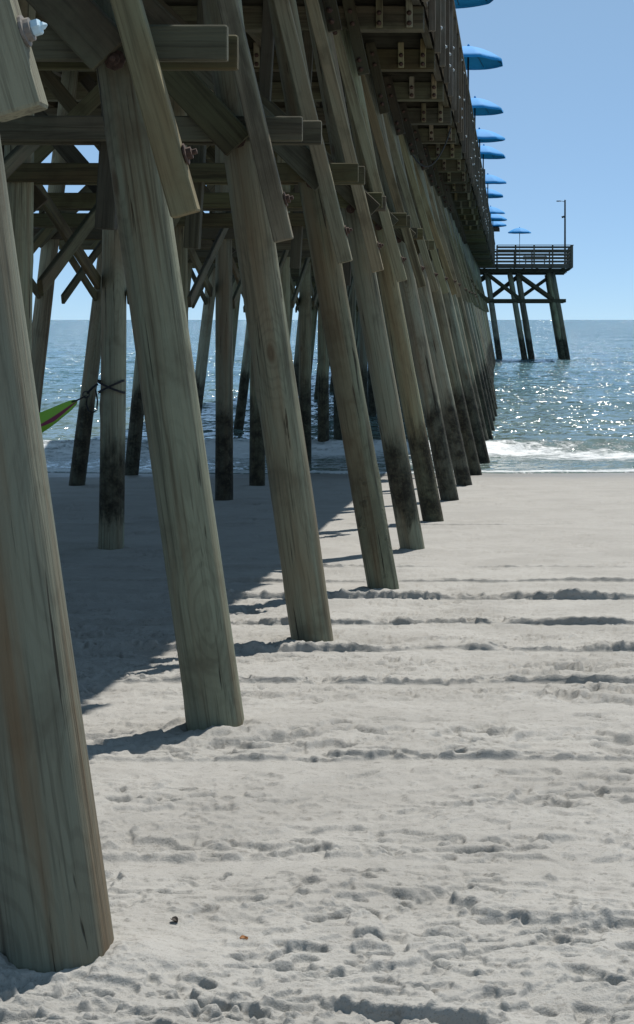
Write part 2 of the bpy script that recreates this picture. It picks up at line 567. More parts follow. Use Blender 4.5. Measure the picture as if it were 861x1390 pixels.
def build_beach():
    dense_y = 1.0 / np.linspace((1 / 3.7) ** 0.85, (1 / 36.0) ** 0.85, 1050) ** (1 / 0.85)
    extra = [np.linspace(yc + hw - 0.07, yc + hw + 0.10, 14) for yc, hw, dp, lip in RUTS if yc > 7]
    dense_y = np.unique(np.round(np.concatenate([dense_y] + extra), 4))
    ys = np.concatenate([np.linspace(-200, -10, 12), np.linspace(-6, 3.5, 16), dense_y, np.linspace(37, 48, 12), np.array([55, 70, 100, 140])])
    du = np.linspace(-0.33, 0.13, 680)
    far = np.geomspace(0.02, 60, 26)
    us = np.concatenate([du[0] - far[::-1], du, du[-1] + far])
    Yg, Ug = np.meshgrid(ys, us, indexing='ij')
    Wd = np.maximum(Yg, 4.0)
    X = Ug * Wd
    Y = Yg
    Z = sand_base(Y)
    wob = 0.030 * perlin(X * 0.55, Y * 0.0 + 3.3, 5) + 0.022 * perlin(X * 2.7, Y * 0.0, 8) + 0.012 * perlin(X * 9.0, Y * 0.0, 9)
    rough = 1.0 - 0.80 * sstep(12.0, 18.0, Y + 1.2 * perlin(X * 0.4, Y * 0.4, 3))
    rough = np.where(Y > 30, rough * 0.5, rough)
    # broad undulation, trampled lumps, crumbs
    Z = Z + 0.022 * fbm(X * 0.9, Y * 0.9, 3, 21) * (0.35 + 0.65 * rough)
    # trampled crust: broken plates and hollows with steep irregular edges
    act = np.clip(0.72 + 1.1 * perlin(X * 0.9, Y * 1.3, 41), 0.25, 1.0)
    sub = (Y > 3.6) & (Y < 24)
    i0, i1 = np.searchsorted(ys, [3.6, 24.0])
    Xs, Ys = X[i0:i1], Y[i0:i1]
    rs = rough[i0:i1]; ac = act[i0:i1]
    D = np.zeros_like(Xs)
    for fr, amp, thr, wid, sd in ((3.1, 0.016, 0.22, 0.05, 31), (5.3, 0.016, 0.18, 0.06, 33), (9.5, 0.014, 0.16, 0.08, 35), (16.0, 0.010, 0.15, 0.12, 37), (27.0, 0.005, 0.12, 0.2, 39)):
        wx = Xs + 0.035 * perlin(Xs * 7, Ys * 7, sd + 100); wy = Ys + 0.035 * perlin(Xs * 7 + 9, Ys * 7, sd + 101)
        nz = perlin(wx * fr * 0.55, wy * fr, sd) + 0.35 * perlin(wx * fr * 1.4, wy * fr * 2.3, sd + 7)
        zone = ac * np.clip(0.6 + 1.2 * perlin(Xs * fr * 0.22, Ys * fr * 0.3, sd + 50), 0, 1.2)
        D -= amp * zone * sstep(thr, thr + wid, nz)
        D += 0.18 * amp * zone * np.exp(-((nz - thr + 0.06) / 0.07) ** 2)
    D += 0.006 * fbm(Xs * 2.2, Ys * 2.2, 3, 91)
    Z[i0:i1] += 1.5 * D * rs
    # footprints and scuffs: pit with a raised rim, mostly in the dry sand
    foot_rng = np.random.default_rng(5)
    ymax_i = len(ys)

    def stamp(cx, cy, rx, ry, ang, depth, rim, sharp):
        rr = max(rx, ry) * 2.2
        i0, i1 = np.searchsorted(ys, [cy - rr, cy + rr])
        if i1 - i0 < 2:
            return
        w = max(cy, 4.0)
        j0, j1 = np.searchsorted(us, [(cx - rr) / w - 0.004, (cx + rr) / w + 0.004])
        if j1 - j0 < 2:
            return
        sx = X[i0:i1, j0:j1] - cx; sy = Y[i0:i1, j0:j1] - cy
        c, s = math.cos(ang), math.sin(ang)
        a = (sx * c + sy * s) / rx; b = (-sx * s + sy * c) / ry
        rad = np.sqrt(a * a + b * b) + 0.45 * perlin(sx * 16 + cx * 7, sy * 16 + cy * 5, 71) + 0.2 * perlin(sx * 40 + cx * 7, sy * 40, 72)
        if depth > 0:     # toes dig in: steep wall on one side, long slope on the other
            pit = np.where(b > 0, 1 - sstep(0.7, 1.0, rad), 1 - sstep(1 - sharp, 1.0, rad))
        else:
            pit = 1 - sstep(1 - sharp, 1.0, rad)
        ring = np.exp(-((rad - 1.22) / 0.22) ** 2)
        Z[i0:i1, j0:j1] += -depth * pit + rim * ring

    for k in range(420):
        cy = 3.9 * (18.0 / 3.9) ** foot_rng.random()
        cx = foot_rng.uniform(-0.33, 0.13) * cy
        sc = 0.30 + 0.65 * foot_rng.random() ** 1.6
        f = (1.0 if cy < 12 else 0.7) * sc
        stamp(cx, cy, 0.10 * sc, 0.05 * sc, foot_rng.normal(0, 0.45), f * foot_rng.uniform(0.008, 0.032), f * foot_rng.uniform(0.001, 0.007), foot_rng.uniform(0.6, 0.95))
    for k in range(14000):
        cy = 3.9 * (19.0 / 3.9) ** foot_rng.random()
        cx = foot_rng.uniform(-0.33, 0.13) * cy
        if perlin(np.array([cx * 1.4]), np.array([cy * 2.4]), 41)[0] < foot_rng.uniform(-0.35, 0.25):
            continue
        sc = (0.005 + 0.008 * foot_rng.random() ** 3) * (1 + 0.04 * cy)
        stamp(cx, cy, sc * foot_rng.uniform(1, 1.9), sc, foot_rng.normal(0, 0.5), -sc * foot_rng.uniform(0.4, 0.8), 0.0, 0.6)
    for k in range(260):     # odd dents on the firm sand below
        cy = foot_rng.uniform(17, 32)
        cx = foot_rng.uniform(-0.33, 0.13) * cy
        stamp(cx, cy, 0.16, 0.09, foot_rng.uniform(-0.8, 0.8), foot_rng.uniform(0.006, 0.02), 0.008, 0.6)
    # wheel ruts along the shore: (distance, half width, depth, far lip)
    for yc, hw, dp, lip in RUTS:
        r0, r1 = np.searchsorted(ys, [yc - 1.5, yc + 2.0])
        Xr, Yr, Zr = X[r0:r1], Y[r0:r1], Z[r0:r1]
        yy = Yr - (yc + wob[r0:r1])
        wall = 0.028
        flat = np.where(yy > 0, 1 - sstep(hw, hw + wall, yy), 1 - sstep(hw * 0.5, hw * 1.3, -yy))
        br = np.clip(0.68 + 0.7 * perlin(Xr * 1.1, Yr * 0 + yc, 81) + 0.4 * perlin(Xr * 6.0, Yr * 0 + yc, 83) + 0.3 * perlin(Xr * 17.0, Yr * 0 + yc, 84), 0.15, 1.25)
        back = np.where(yy > hw, np.exp(-((yy - hw) / (0.12 + hw)) ** 2), 0) * sstep(hw, hw + wall, yy) * lip * 1.35 * br
        front = np.exp(-((yy + hw * 1.5) / (hw * 0.6)) ** 2) * lip * 0.2
        smooth_z = sand_base(np.full_like(Yr, yc)) + 0.022 * fbm(Xr * 0.9, Yr * 0.9, 3, 21) * 0.6
        tread = 0.002 * np.sin(Xr * 55 + 0.8 * perlin(Xr * 2, Yr, 4))
        k = flat * 0.92 * np.clip(br + 0.35, 0, 1)
        Z[r0:r1] = Zr * (1 - k) + (smooth_z - dp + tread) * k + back + front
    # loose sand slumps: soften the sharpest edges a little
    b0, b1 = np.searchsorted(ys, [3.6, 9.5])
    for _ in range(1):
        zb_ = Z[b0:b1].copy()
        zb_[1:-1] = 0.25 * zb_[:-2] + 0.5 * zb_[1:-1] + 0.25 * zb_[2:]
        zb_[:, 1:-1] = 0.2 * zb_[:, :-2] + 0.6 * zb_[:, 1:-1] + 0.2 * zb_[:, 2:]
        Z[b0:b1] = zb_
    # sand swept up against the foot of each pile
    for (bx, by) in PILE_FEET:
        r = np.sqrt((X - bx) ** 2 + ((Y - by) * 1.0) ** 2)
        Z = Z + np.where(by < 22, 0.028, 0.012) * np.exp(-((r - 0.19) / 0.10) ** 2) * (0.7 + 0.6 * perlin(X * 5, Y * 5, 91))
    me = grid_mesh('sand', X, Y, Z)
    link('sand_beach', me, M['sand'], kind='structure')


def y_on_sand(py):
    """distance at which a photo row meets the sand"""
    lo, hi = 3.0, 60.0
    for _ in range(50):
        mid = (lo + hi) / 2
        yy = HORIZON + FPX * (CAM_Z - float(sand_base(np.array([mid]))[0])) / mid
        if yy > py:
            lo = mid
        else:
            hi = mid
    return lo


RUTS = [(y_on_sand(1168) - 0.04, 0.085, 0.016, 0.010), (y_on_sand(1032) - 0.03, 0.09, 0.018, 0.014),
        (y_on_sand(927), 0.08, 0.020, 0.024), (y_on_sand(882), 0.09, 0.024, 0.034),
        (y_on_sand(847), 0.09, 0.022, 0.034), (y_on_sand(812), 0.11, 0.028, 0.046),
        (y_on_sand(790), 0.10, 0.012, 0.022), (y_on_sand(771), 0.10, 0.008, 0.016), (y_on_sand(714), 0.2, 0.006, 0.010)]

# ------------------------------------------------------------------ pier set-out
N_BENT = 34


def bent_y(i):
    return 4.695 + 3.667 * (i - 1)


_bx = [-1.20, -1.18, -1.36, -1.31, -1.09, -1.04, -0.95, -0.865, -0.73, -0.62, -0.52]


def right_base_x(i):
    if i < len(_bx):
        return _bx[i]
    return float(np.interp(i, [10, 16, 22, 30], [-0.54, -0.46, -0.78, -0.98]))


def right_top_x(i):
    return float(np.interp(i, [0, 1, 2, 8, 14, 20, 30], [-1.92, -1.92, -2.15, -2.10, -1.92, -2.05, -2.15]))


def zs(y):
    return float(sand_base(np.array([y]))[0])


jit = random.Random(3)
BENTS = []
PILE_FEET = []
for i in range(1, N_BENT + 1):
    y = bent_y(i)
    zb = max(zs(y), 0.0) if y < 36 else 0.0
    cj, lj = jit.uniform(-0.06, 0.06), jit.uniform(-0.10, 0.10)
    BENTS.append(dict(i=i, y=y, zb=zb, rb=right_base_x(i), rt=right_top_x(i), cb=-4.26 + cj, ct=-4.24, lb=-7.22 + lj, lt=-6.5))
    if y < 36:
        PILE_FEET += [(right_base_x(i), y), (-4.26 + cj, y), (-7.22 + lj, y)]

build_beach()


# ------------------------------------------------------------------ sea
def build_sea():
    near = 1.0 / np.linspace(1 / 31.0, 1 / 700.0, 620)
    ys = np.concatenate([near, np.geomspace(750, 30000, 40)])
    du = np.linspace(-0.36, 0.16, 360)
    far = np.geomspace(0.02, 8, 24)
    us = np.concatenate([du[0] - far[::-1], du, du[-1] + far])
    Y, U = np.meshgrid(ys, us, indexing='ij')
    X = U * Y
    Z = np.zeros_like(X)
    fade = 1 - sstep(140, 320, Y)
    wig = 2.6 * perlin(X * 0.10, Y * 0.02, 101) + 0.9 * perlin(X * 0.33, Y * 0.05, 102)
    # swell lines rolling in, and the last one breaking
    for yc, amp, wd in ((41.2, 0.26, 1.3), (52.5, 0.12, 2.4), (63, 0.20, 3.0), (80, 0.16, 4), (101, 0.18, 5), (128, 0.18, 6), (160, 0.16, 7)):
        yy = Y - yc - wig * (0.3 if yc < 45 else 1.3)
        t = yy / np.where(yy < 0, wd * 0.45, wd)
        Z += amp * np.exp(-t * t) * (0.75 + 0.6 * perlin(X * 0.08, Y * 0 + yc, 103)) * fade
    Z += 0.05 * fbm(X * 0.45, Y * 0.8, 3, 111) * fade * sstep(36, 48, Y)
    Z += 0.018 * fbm(X * 1.8, Y * 2.2, 2, 115) * (1 - sstep(60, 120, Y)) * sstep(35, 42, Y)
    # thin sheet running up the sand
    edge = 35.0 + 0.9 * perlin(X * 0.16, Y * 0 + 1.7, 121) + 0.35 * perlin(X * 0.7, Y * 0, 122)
    Z -= 0.25 * sstep(0.0, -3.0, Y - edge)
    sandz = sand_base(Y)
    Z = np.where(Y < 37.5, np.maximum(Z, 0) * 1.0 + 0.0, Z)
    Z = np.where((Y >= edge) & (Y < 38), np.maximum(Z, sandz + 0.02), Z)
    Z = np.where(Y < edge, sandz - 0.03 - 0.08 * (edge - Y), Z)
    foam = np.zeros_like(X)
    f1 = Y - 40.4 - wig * 0.3
    foam += 0.66 * np.exp(-(np.where(f1 < 0, f1 / 2.4, f1 / 1.5)) ** 2) * (0.95 + 0.6 * perlin(X * 0.35, Y * 0.5, 140))
    f2 = Y - edge
    foam += 0.6 * np.exp(-((f2 - 0.45) / 0.55) ** 2)
    foam += 0.27 * (1 - sstep(3.5, 8.5, f2)) * (f2 > 0) * (0.85 + 0.6 * perlin(X * 0.25, Y * 0.9, 150))
    f3 = Y - 46.5 - wig
    foam += 0.16 * np.exp(-(f3 / 2.0) ** 2)
    f4 = Y - 62.0 - wig * 1.3
    foam += 0.10 * np.exp(-(f4 / 0.9) ** 2) * np.clip(perlin(X * 0.12, Y * 0 + 9, 130) * 2, 0, 1)
    foam += 0.12 * perlin(X * 0.22, Y * 0.3, 131) * np.exp(-((Y - 41) / 5) ** 2)
    me = grid_mesh('sea', X, Y, Z)
    a = me.attributes.new('foam', 'FLOAT', 'POINT')
    a.data.foreach_set('value', np.clip(foam, 0, 1).reshape(-1).astype(np.float32))
    link('sea_water', me, M['water'], kind='structure')


build_sea()

# ------------------------------------------------------------------ the pier
pier = link('pier', None, label='long timber fishing pier on raking round piles running out over the surf', cat='pier')
Z_CAP = 6.70
Z_STR = 7.00
Z_DECK = 7.28


def pile_mesh(L, r0, r1, seg, rings, seed, rough, mat):
    """pile axis on local z from 0 to L, uneven round section"""
    s = np.linspace(0, 1, rings)
    th = np.linspace(0, 2 * np.pi, seg, endpoint=False)
    S, T = np.meshgrid(s, th, indexing='ij')
    rad = r0 + (r1 - r0) * S
    cx, sy = np.cos(T), np.sin(T)
    zz = S * L
    n = perlin(cx * 1.1 + seed * 3.1, zz * 0.6 + sy * 1.1, seed) * 0.045 + perlin(cx * 4 + seed, zz * 1.0 + sy * 4, seed + 1) * 0.018
    rad = rad * (1 + rough * n)
    if rings > 30:
        # long splits and swollen knots
        k = np.random.default_rng(seed)
        for q in range(7):
            a0, z0 = k.uniform(0, 6.28), k.uniform(0.3, L)
            da = np.angle(np.exp(1j * (T - a0)))
            rad += k.uniform(0.004, 0.011) * np.exp(-(da / 0.28) ** 2 - ((zz - z0) / 0.10) ** 2)
        for q in range(9):
            a0, z0, ln = k.uniform(0, 6.28), k.uniform(0.2, L), k.uniform(0.3, 0.9)
            da = np.angle(np.exp(1j * (T - a0 - 0.12 * np.sin(zz * 2.3 + q) - 0.03 * np.sin(zz * 11))))
            rad -= 0.006 * np.exp(-(da / 0.06) ** 2 - ((zz - z0) / ln) ** 4)
    bend = 0.02 * np.sin(S * np.pi) * math.sin(seed * 1.7)
    V = np.stack([rad * cx + bend, rad * sy, zz], -1).reshape(-1, 3)
    fs = []
    for i in range(rings - 1):
        for k_ in range(seg):
            a, b = i * seg + k_, i * seg + (k_ + 1) % seg
            fs.append((a, b, b + seg, a + seg))
    fs.append(tuple(reversed(range(seg)))); fs.append(tuple(range((rings - 1) * seg, rings * seg)))
    me = bpy.data.meshes.new('pile_mesh')
    me.from_pydata([tuple(v) for v in V], [], fs)
    for p in me.polygons:
        p.use_smooth = len(p.vertices) == 4
    me.materials.append(mat)
    me.update()
    return me


PILE_SHARED = [pile_mesh(8.6, 0.140, 0.118, 18, 16, 40 + k, 1.0, M['pile']) for k in range(4)]


def put_pile(base, top, seed, near=False, r=0.137, name='pile', parent=None):
    base, top = Vector(base), Vector(top)
    d = (top - base).normalized()
    top_ext = top
    if near:
        start = base - d * 0.55
        me = pile_mesh((top_ext - start).length, r, r * 0.86, 48, 90, seed, 1.0, M['pile'])
    else:
        me = PILE_SHARED[seed % 4]
        start = top_ext - d * 8.6
    o = link(name, me, None, parent or pier)
    q = d.to_track_quat('Z', 'Y').to_matrix().to_4x4()
    q = q @ Matrix.Rotation((0.0 if near else 2.39 * seed), 4, 'Z')
    q.translation = start
    o.matrix_local = q
    return reg(o)


bolt_rust = lathe('bolt_head', [(0.001, 0), (0.034, 0), (0.034, 0.007), (0.019, 0.009), (0.019, 0.026), (0.010, 0.028), (0.010, 0.05), (0.001, 0.052)], 8, M['rust'])
bolt_long = lathe('bolt_end', [(0.001, 0), (0.05, 0), (0.05, 0.008), (0.028, 0.010), (0.028, 0.032), (0.013, 0.034), (0.013, 0.055), (0.001, 0.058)], 8, M['rust'], False)
bolt_near = lathe('washer', [(0.001, 0), (0.040, 0), (0.040, 0.007), (0.030, 0.009), (0.029, 0.022), (0.001, 0.023)], 14, M['galv_dull'], False)
nut_near = lathe('nut', [(0.001, 0.022), (0.019, 0.0225), (0.021, 0.025), (0.021, 0.041), (0.018, 0.045), (0.011, 0.046), (0.010, 0.052), (0.003, 0.060)], 6, M['zinc_blue'], False)
bolt_galv = lathe('bolt_galv', [(0.001, 0), (0.03, 0), (0.03, 0.006), (0.017, 0.008), (0.017, 0.024), (0.001, 0.026)], 8, M['galv'])


def put_bolt(me, loc, zdir, parent, name='bolt'):
    o = link(name, me, None, parent)
    place(o, loc, zdir)
    return o


jj = random.Random(17)
caps = {}
for b in BENTS:
    i, y = b['i'], b['y']
    detail = i <= 20
    u = lambda s: jj.uniform(-s, s)
    zb = b['zb']
    # piles
    near = i <= 4
    rr = {1: 0.148, 2: 0.134, 3: 0.142, 4: 0.136}.get(i, 0.137)
    put_pile((b['rb'], y, zb), (b['rt'], y, Z_CAP), i * 3, near, rr)
    put_pile((b['cb'], y + u(0.05), zb), (b['ct'], y, Z_CAP), i * 3 + 1, i in (4, 5), 0.138)
    put_pile((b['lb'], y + u(0.05), zb), (b['lt'], y, Z_CAP), i * 3 + 2)
    # cap beam with bolted clips
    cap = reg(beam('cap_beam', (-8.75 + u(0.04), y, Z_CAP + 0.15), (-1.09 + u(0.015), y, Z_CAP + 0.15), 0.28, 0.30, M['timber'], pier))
    if detail:
        for cx, ln in ((-1.24, 0.42), (-1.60, 0.40), (-3.1, 0.38), (-3.7, 0.38), (-5.0, 0.38), (-5.8, 0.38)):
            cx += u(0.04)
            c = reg(beam('clip', (cx, y - 0.168, Z_CAP + 0.03 + u(0.015)), (cx + u(0.008), y - 0.168, Z_CAP + ln + u(0.03)), 0.05, 0.085, M['fresh'], pier, up=(1, 0, 0)))
            if i >= 5 and i <= 14:
                for dz in (0.07, 0.20):
                    put_bolt(bolt_rust, (cx, y - 0.192, Z_CAP + dz), (0, -1, 0), c)
    # splice board bolted over the pile head
    lean = (b['rt'] - b['rb']) / (Z_CAP - zb)
    if detail:
        sx = b['rt'] + 0.15
        s = reg(beam('splice_board', (sx - lean * 0.62 + 0.02, y - 0.176, Z_CAP - 0.62 + u(0.06)), (sx + lean * 0.4, y - 0.176, Z_CAP + 0.38), 0.06, 0.15, M['old'], pier, up=(1, 0, 0)))
        if 5 <= i <= 14:
            for dz in (-0.52, -0.40, 0.06, 0.22):
                put_bolt(bolt_rust, (sx + lean * dz, y - 0.205, Z_CAP + dz), (0, -1, 0), s)
    # pair of tie beams clasping the piles
    for sgn in (-1, 1):
        e = -1.33 + u(0.05) + (0.04 if sgn > 0 else 0)
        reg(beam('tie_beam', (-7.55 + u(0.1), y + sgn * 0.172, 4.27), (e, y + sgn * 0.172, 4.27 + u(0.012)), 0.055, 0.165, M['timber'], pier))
    # diagonal braces in the plane of the bent
    k1 = u(0.05)
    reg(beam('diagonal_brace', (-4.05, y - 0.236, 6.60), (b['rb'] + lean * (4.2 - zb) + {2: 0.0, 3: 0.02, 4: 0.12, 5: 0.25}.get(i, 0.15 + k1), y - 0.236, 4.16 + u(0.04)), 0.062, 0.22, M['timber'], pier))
    if detail:
        reg(beam('diagonal_brace', (-4.45, y - 0.236, 6.60), (-6.95 + u(0.05), y - 0.236, 4.12 + u(0.04)), 0.062, 0.19, M['timber'], pier))
        reg(beam('diagonal_brace', (-6.35, y + 0.238, 6.62), (-4.15, y + 0.238, 4.0 + u(0.1)), 0.062, 0.18, M['old'], pier))
        # hanging post between the ties
        hx = -2.66 + u(0.08)
        reg(beam('hanging_post', (hx - 0.06, y + 0.05, 3.62 + u(0.05)), (hx + 0.12, y + 0.05, Z_CAP - 0.003), 0.13, 0.13, M['old'], pier, up=(1, 0, 0)))
    # raking strut: from the cap down to the outer side of the raking pile
    px = b['rb'] + lean * (3.5 - zb)
    lo = Vector((px + 0.20 + u(0.025), y - 0.318, 3.50 + u(0.03)))
    hi = Vector((b['rt'] - 0.06 + u(0.04), y - 0.318, Z_CAP + 0.03 + u(0.04)))
    if i == 1:
        lo = Vector((-1.185, y - 0.33, 3.50)); hi = Vector((-2.13, y - 0.33, 6.72))
    elif i == 2:
        lo = Vector((-1.44, y - 0.33, 3.47)); hi = Vector((-2.35, y - 0.33, 6.73))
    st = reg(beam('raking_strut', lo, hi, 0.10, 0.125, M['fresh'], pier, up=(1, 0, 0)))
    dd = (hi - lo).normalized()
    side = Vector((dd.z, 0, -dd.x))
    bp = lo + dd * 0.26 + side * 0.068
    if i == 1:
        wp = lo + dd * 0.19 + side * 0.0635
        put_bolt(bolt_near, wp, side, st, 'washer')
        put_bolt(nut_near, wp, side, st, 'nut')
    elif i <= 16:
        put_bolt(bolt_long, bp, side, st)
    if 2 <= i <= 16:
        put_bolt(bolt_rust, hi - dd * 0.12 + Vector((0, -0.05, 0)), (0, -1, 0), st)
    # bolt through the brace head on the pile
    if 2 <= i <= 8:
        put_bolt(bolt_long, (b['rb'] + lean * (4.27 - zb) + 0.02, y - 0.200, 4.18), (0, -1, 0), pier)

# longitudinal cross braces along the inner rows
for b0, b1 in zip(BENTS[:20], BENTS[1:21]):
    for xr, n in ((-4.25, 0), (-6.78, 1)):
        reg(beam('longitudinal_brace', (xr + 0.165, b0['y'], 3.28 + jj.uniform(-.06, .06)), (xr + 0.165, b1['y'], 4.62), 0.05, 0.15, M['timber'], pier))
        reg(beam('longitudinal_brace', (xr - 0.165, b0['y'], 4.62), (xr - 0.165, b1['y'], 3.36 + jj.uniform(-.06, .06)), 0.05, 0.15, M['timber'], pier))

# stringers, blocking, deck, edge boards
STR_X = [-1.165, -2.35, -3.6, -4.85, -6.1, -7.35, -8.6]
for b in BENTS:
    y0 = b['y']
    for k, sx in enumerate(STR_X):
        off = 0.002 * (b['i'] % 2)
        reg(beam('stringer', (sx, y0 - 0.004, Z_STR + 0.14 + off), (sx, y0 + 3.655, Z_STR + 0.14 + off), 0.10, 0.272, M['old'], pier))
    if b['i'] <= 24:
        for k in range(6):
            reg(beam('blocking', (STR_X[k + 1] + 0.052, y0 - 0.05, Z_STR + 0.133), (STR_X[k] - 0.052, y0 - 0.05, Z_STR + 0.133), 0.05, 0.26, M['old'], pier))
Y_DECK0, Y_DECK1 = bent_y(1) - 0.3, bent_y(N_BENT) + 3.7
plank_w, pitch = 0.182, 0.187
yy = Y_DECK0
n_pl = 0
rest_v, rest_f = [], []
while yy < Y_DECK1:
    if 21.0 < yy and n_pl < 290:
        reg(beam('deck_plank', (-8.76 + jj.uniform(-.02, .02), yy, Z_DECK + 0.022), (-1.073, yy, Z_DECK + 0.022), plank_w, 0.04, M['old'], pier))
        n_pl += 1
    else:
        n = len(rest_v)
        x0, x1, ya, yb, za, zb_ = -8.76, -1.073, yy - plank_w / 2, yy + plank_w / 2, Z_DECK + 0.002, Z_DECK + 0.042
        rest_v += [(x0, ya, za), (x1, ya, za), (x1, yb, za), (x0, yb, za), (x0, ya, zb_), (x1, ya, zb_), (x1, yb, zb_), (x0, yb, zb_)]
        rest_f += [tuple(n + q for q in f) for f in ((3, 2, 1, 0), (4, 5, 6, 7), (0, 1, 5, 4), (1, 2, 6, 5), (2, 3, 7, 6), (3, 0, 4, 7))]
    yy += pitch
me = bpy.data.meshes.new('deck_planks'); me.from_pydata(rest_v, [], rest_f)
link('deck_planks', me, M['old'], pier, kind='stuff')

for k in range(0, N_BENT, 2):
    ya, yb = bent_y(k + 1) - 0.3 if k == 0 else bent_y(k + 1), bent_y(k + 3) - 0.006
    for sx, sg in ((-1.045, 1), (-8.79, -1)):
        reg(beam('fascia_board', (sx, ya, Z_STR + 0.13), (sx, yb, Z_STR + 0.13), 0.045, 0.285, M['rail'], pier))
        xin = sx - sg * 0.001
        for z in (7.55, 7.78, 8.01, 8.24):
            reg(beam('rail_board', (xin, ya, z), (xin, yb, z), 0.038, 0.135, M['rail'], pier))
        reg(beam('hand_rail', (sx + sg * 0.03, ya, 8.425), (sx + sg * 0.03, yb, 8.425), 0.19, 0.04, M['rail'], pier))
for k in range(N_BENT * 2):
    y0 = bent_y(1) + 3.667 / 2 * k
    for sx, sg in ((-1.045, 1), (-8.79, -1)):
        if sg < 0 and k % 2:
            continue
        zlo = Z_CAP + 0.02 + jj.uniform(-0.05, 0.06)
        pst = reg(beam('rail_post', (sx + sg * 0.069, y0 + jj.uniform(-.03, .03), zlo), (sx + sg * 0.069, y0, 8.40), 0.09, 0.09, M['rail'], pier))
        if sg > 0 and k < 44:
            for dz in (7.04, 7.20, 7.60, 8.18):
                if jj.random() < 0.55:
                    continue
                put_bolt(bolt_galv, (sx + 0.1145, y0, dz + jj.uniform(-.02, .02)), (1, 0, 0), pst)

# cable slung under the deck between two caps
cy = bent_y(9)
pts = []
for t in np.linspace(0, 1, 21):
    pts.append((-2.02 + 0.92 * t, cy + 0.3 * t, 6.66 - 0.75 * math.sin(math.pi * t) ** 0.8))
link('slung_cable', tube_mesh('cable', pts, 0.014, 6, M['dark_metal']), None, pier)

# ------------------------------------------------------------------ parasols
rib_n = 8


def parasol_canopy():
    vs, fs = [], []
    rings = 9
    seg = 48
    Rr, Hh = 0.93, 0.36
    for j in range(rings + 1):
        t = j / rings
        for k in range(seg):
            a = 2 * math.pi * k / seg
            ph = (a * rib_n / (2 * math.pi)) % 1.0
            sag = math.sin(math.pi * ph)
            r = Rr * t * (1 - 0.07 * sag * t)
            z = Hh * (1 - t ** 1.75) - 0.015 * sag * t
            vs.append((r * math.cos(a), r * math.sin(a), z))
    for k in range(seg):
        a = 2 * math.pi * k / seg
        ph = (a * rib_n / (2 * math.pi)) % 1.0
        sag = math.sin(math.pi * ph)
        r = Rr * (1 - 0.07 * sag)
        vs.append((r * math.cos(a) * 1.002, r * math.sin(a) * 1.002, -0.065 - 0.012 * sag))
    for j in range(rings + 1):
        for k in range(seg):
            a, b = j * seg + k, j * seg + (k + 1) % seg
            fs.append((a, a + seg, b + seg, b))
    me = bpy.data.meshes.new('parasol_canopy')
    me.from_pydata(vs, [], fs)
    for p in me.polygons:
        p.use_smooth = True
    me.materials.append(M['canvas'])
    me.update()
    return me


canopy_me = parasol_canopy()
finial_me = lathe('finial', [(0.001, 0.34), (0.03, 0.35), (0.035, 0.38), (0.02, 0.42), (0.001, 0.43)], 10, M['canvas'])
hub_me = lathe('hub', [(0.022, 0.16), (0.045, 0.17), (0.045, 0.22), (0.022, 0.23)], 10, M['dark_metal'])


def parasol(loc, deck_z, label, group, tilt=(0, 0), pole_mat='dark_metal', scale=1.0):
    root = link('parasol', None, label=label, cat='parasol', group=group)
    root.location = (loc[0], loc[1], deck_z)
    h = loc[2] - deck_z
    cp = link('canopy', canopy_me, None, root)
    cp.location = (0, 0, h)
    cp.rotation_euler = (tilt[0], tilt[1], jj.uniform(0, 0.7)); cp.scale = (scale,) * 3
    f = link('finial', finial_me, None, cp)
    hb = link('hub', hub_me, None, cp)
    pm = lathe('pole', [(0.024, 0.0), (0.024, h + 0.3)], 10, M[pole_mat])
    link('pole', pm, None, root)
    for k in range(rib_n):
        a = 2 * math.pi * k / rib_n
        p0 = (0.03 * math.cos(a), 0.03 * math.sin(a), 0.30)
        mid = [((0.93 * t) * math.cos(a), (0.93 * t) * math.sin(a), 0.36 * (1 - t ** 1.75) - 0.016) for t in (0.06, 0.35, 0.7, 0.98)]
        if k == 0:
            rib_me = tube_mesh('rib', mid, 0.007, 5, M['dark_metal'])
            strut_me = tube_mesh('strut', [(0.045, 0, 0.19), (0.5, 0, 0.225)], 0.006, 5, M['dark_metal'])
        r_ = link('rib', rib_me, None, cp); r_.rotation_euler = (0, 0, a)
        s_ = link('strut', strut_me, None, cp); s_.rotation_euler = (0, 0, a)
    return root


ordinals = ['first', 'second', 'third', 'fourth', 'fifth', 'sixth', 'seventh', 'eighth', 'ninth', 'tenth']
rows = [(-1, 640), (84, 684), (150, 684), (190, 685), (211, 687), (248, 688), (266, 684), (289, 686), (298, 688), (307, 688)]
Z_RIM = 9.55
for n, (ry, rx) in enumerate(rows):
    yd = (Z_RIM - 0.03 - CAM_Z) * FPX / (HORIZON - ry)
    tipx = (rx - VPX) * yd / FPX if n else -0.28
    lab = 'blue domed parasol above the pier railing, %s in the row counted from the shore' % ordinals[n]
    parasol((tipx - 0.90, yd, Z_RIM), Z_DECK + 0.044, lab, 'blue parasols along the pier railing', (jj.uniform(-.05, .05), jj.uniform(-.06, .06)))

# ------------------------------------------------------------------ platform at the pier's end
head = link('pier_platform', None, label='wide railed timber platform on dark piles at the seaward end of the pier', cat='platform')
YH = 130.6
XL, XR = -13.0, 4.52
Y0H, Y1H = YH - 0.9, YH + 7.5


def hp(base, top, seed):
    o = put_pile(base, top, seed, False, name='pile', parent=head)
    o.scale = (1.55, 1.55, 1)
    return o


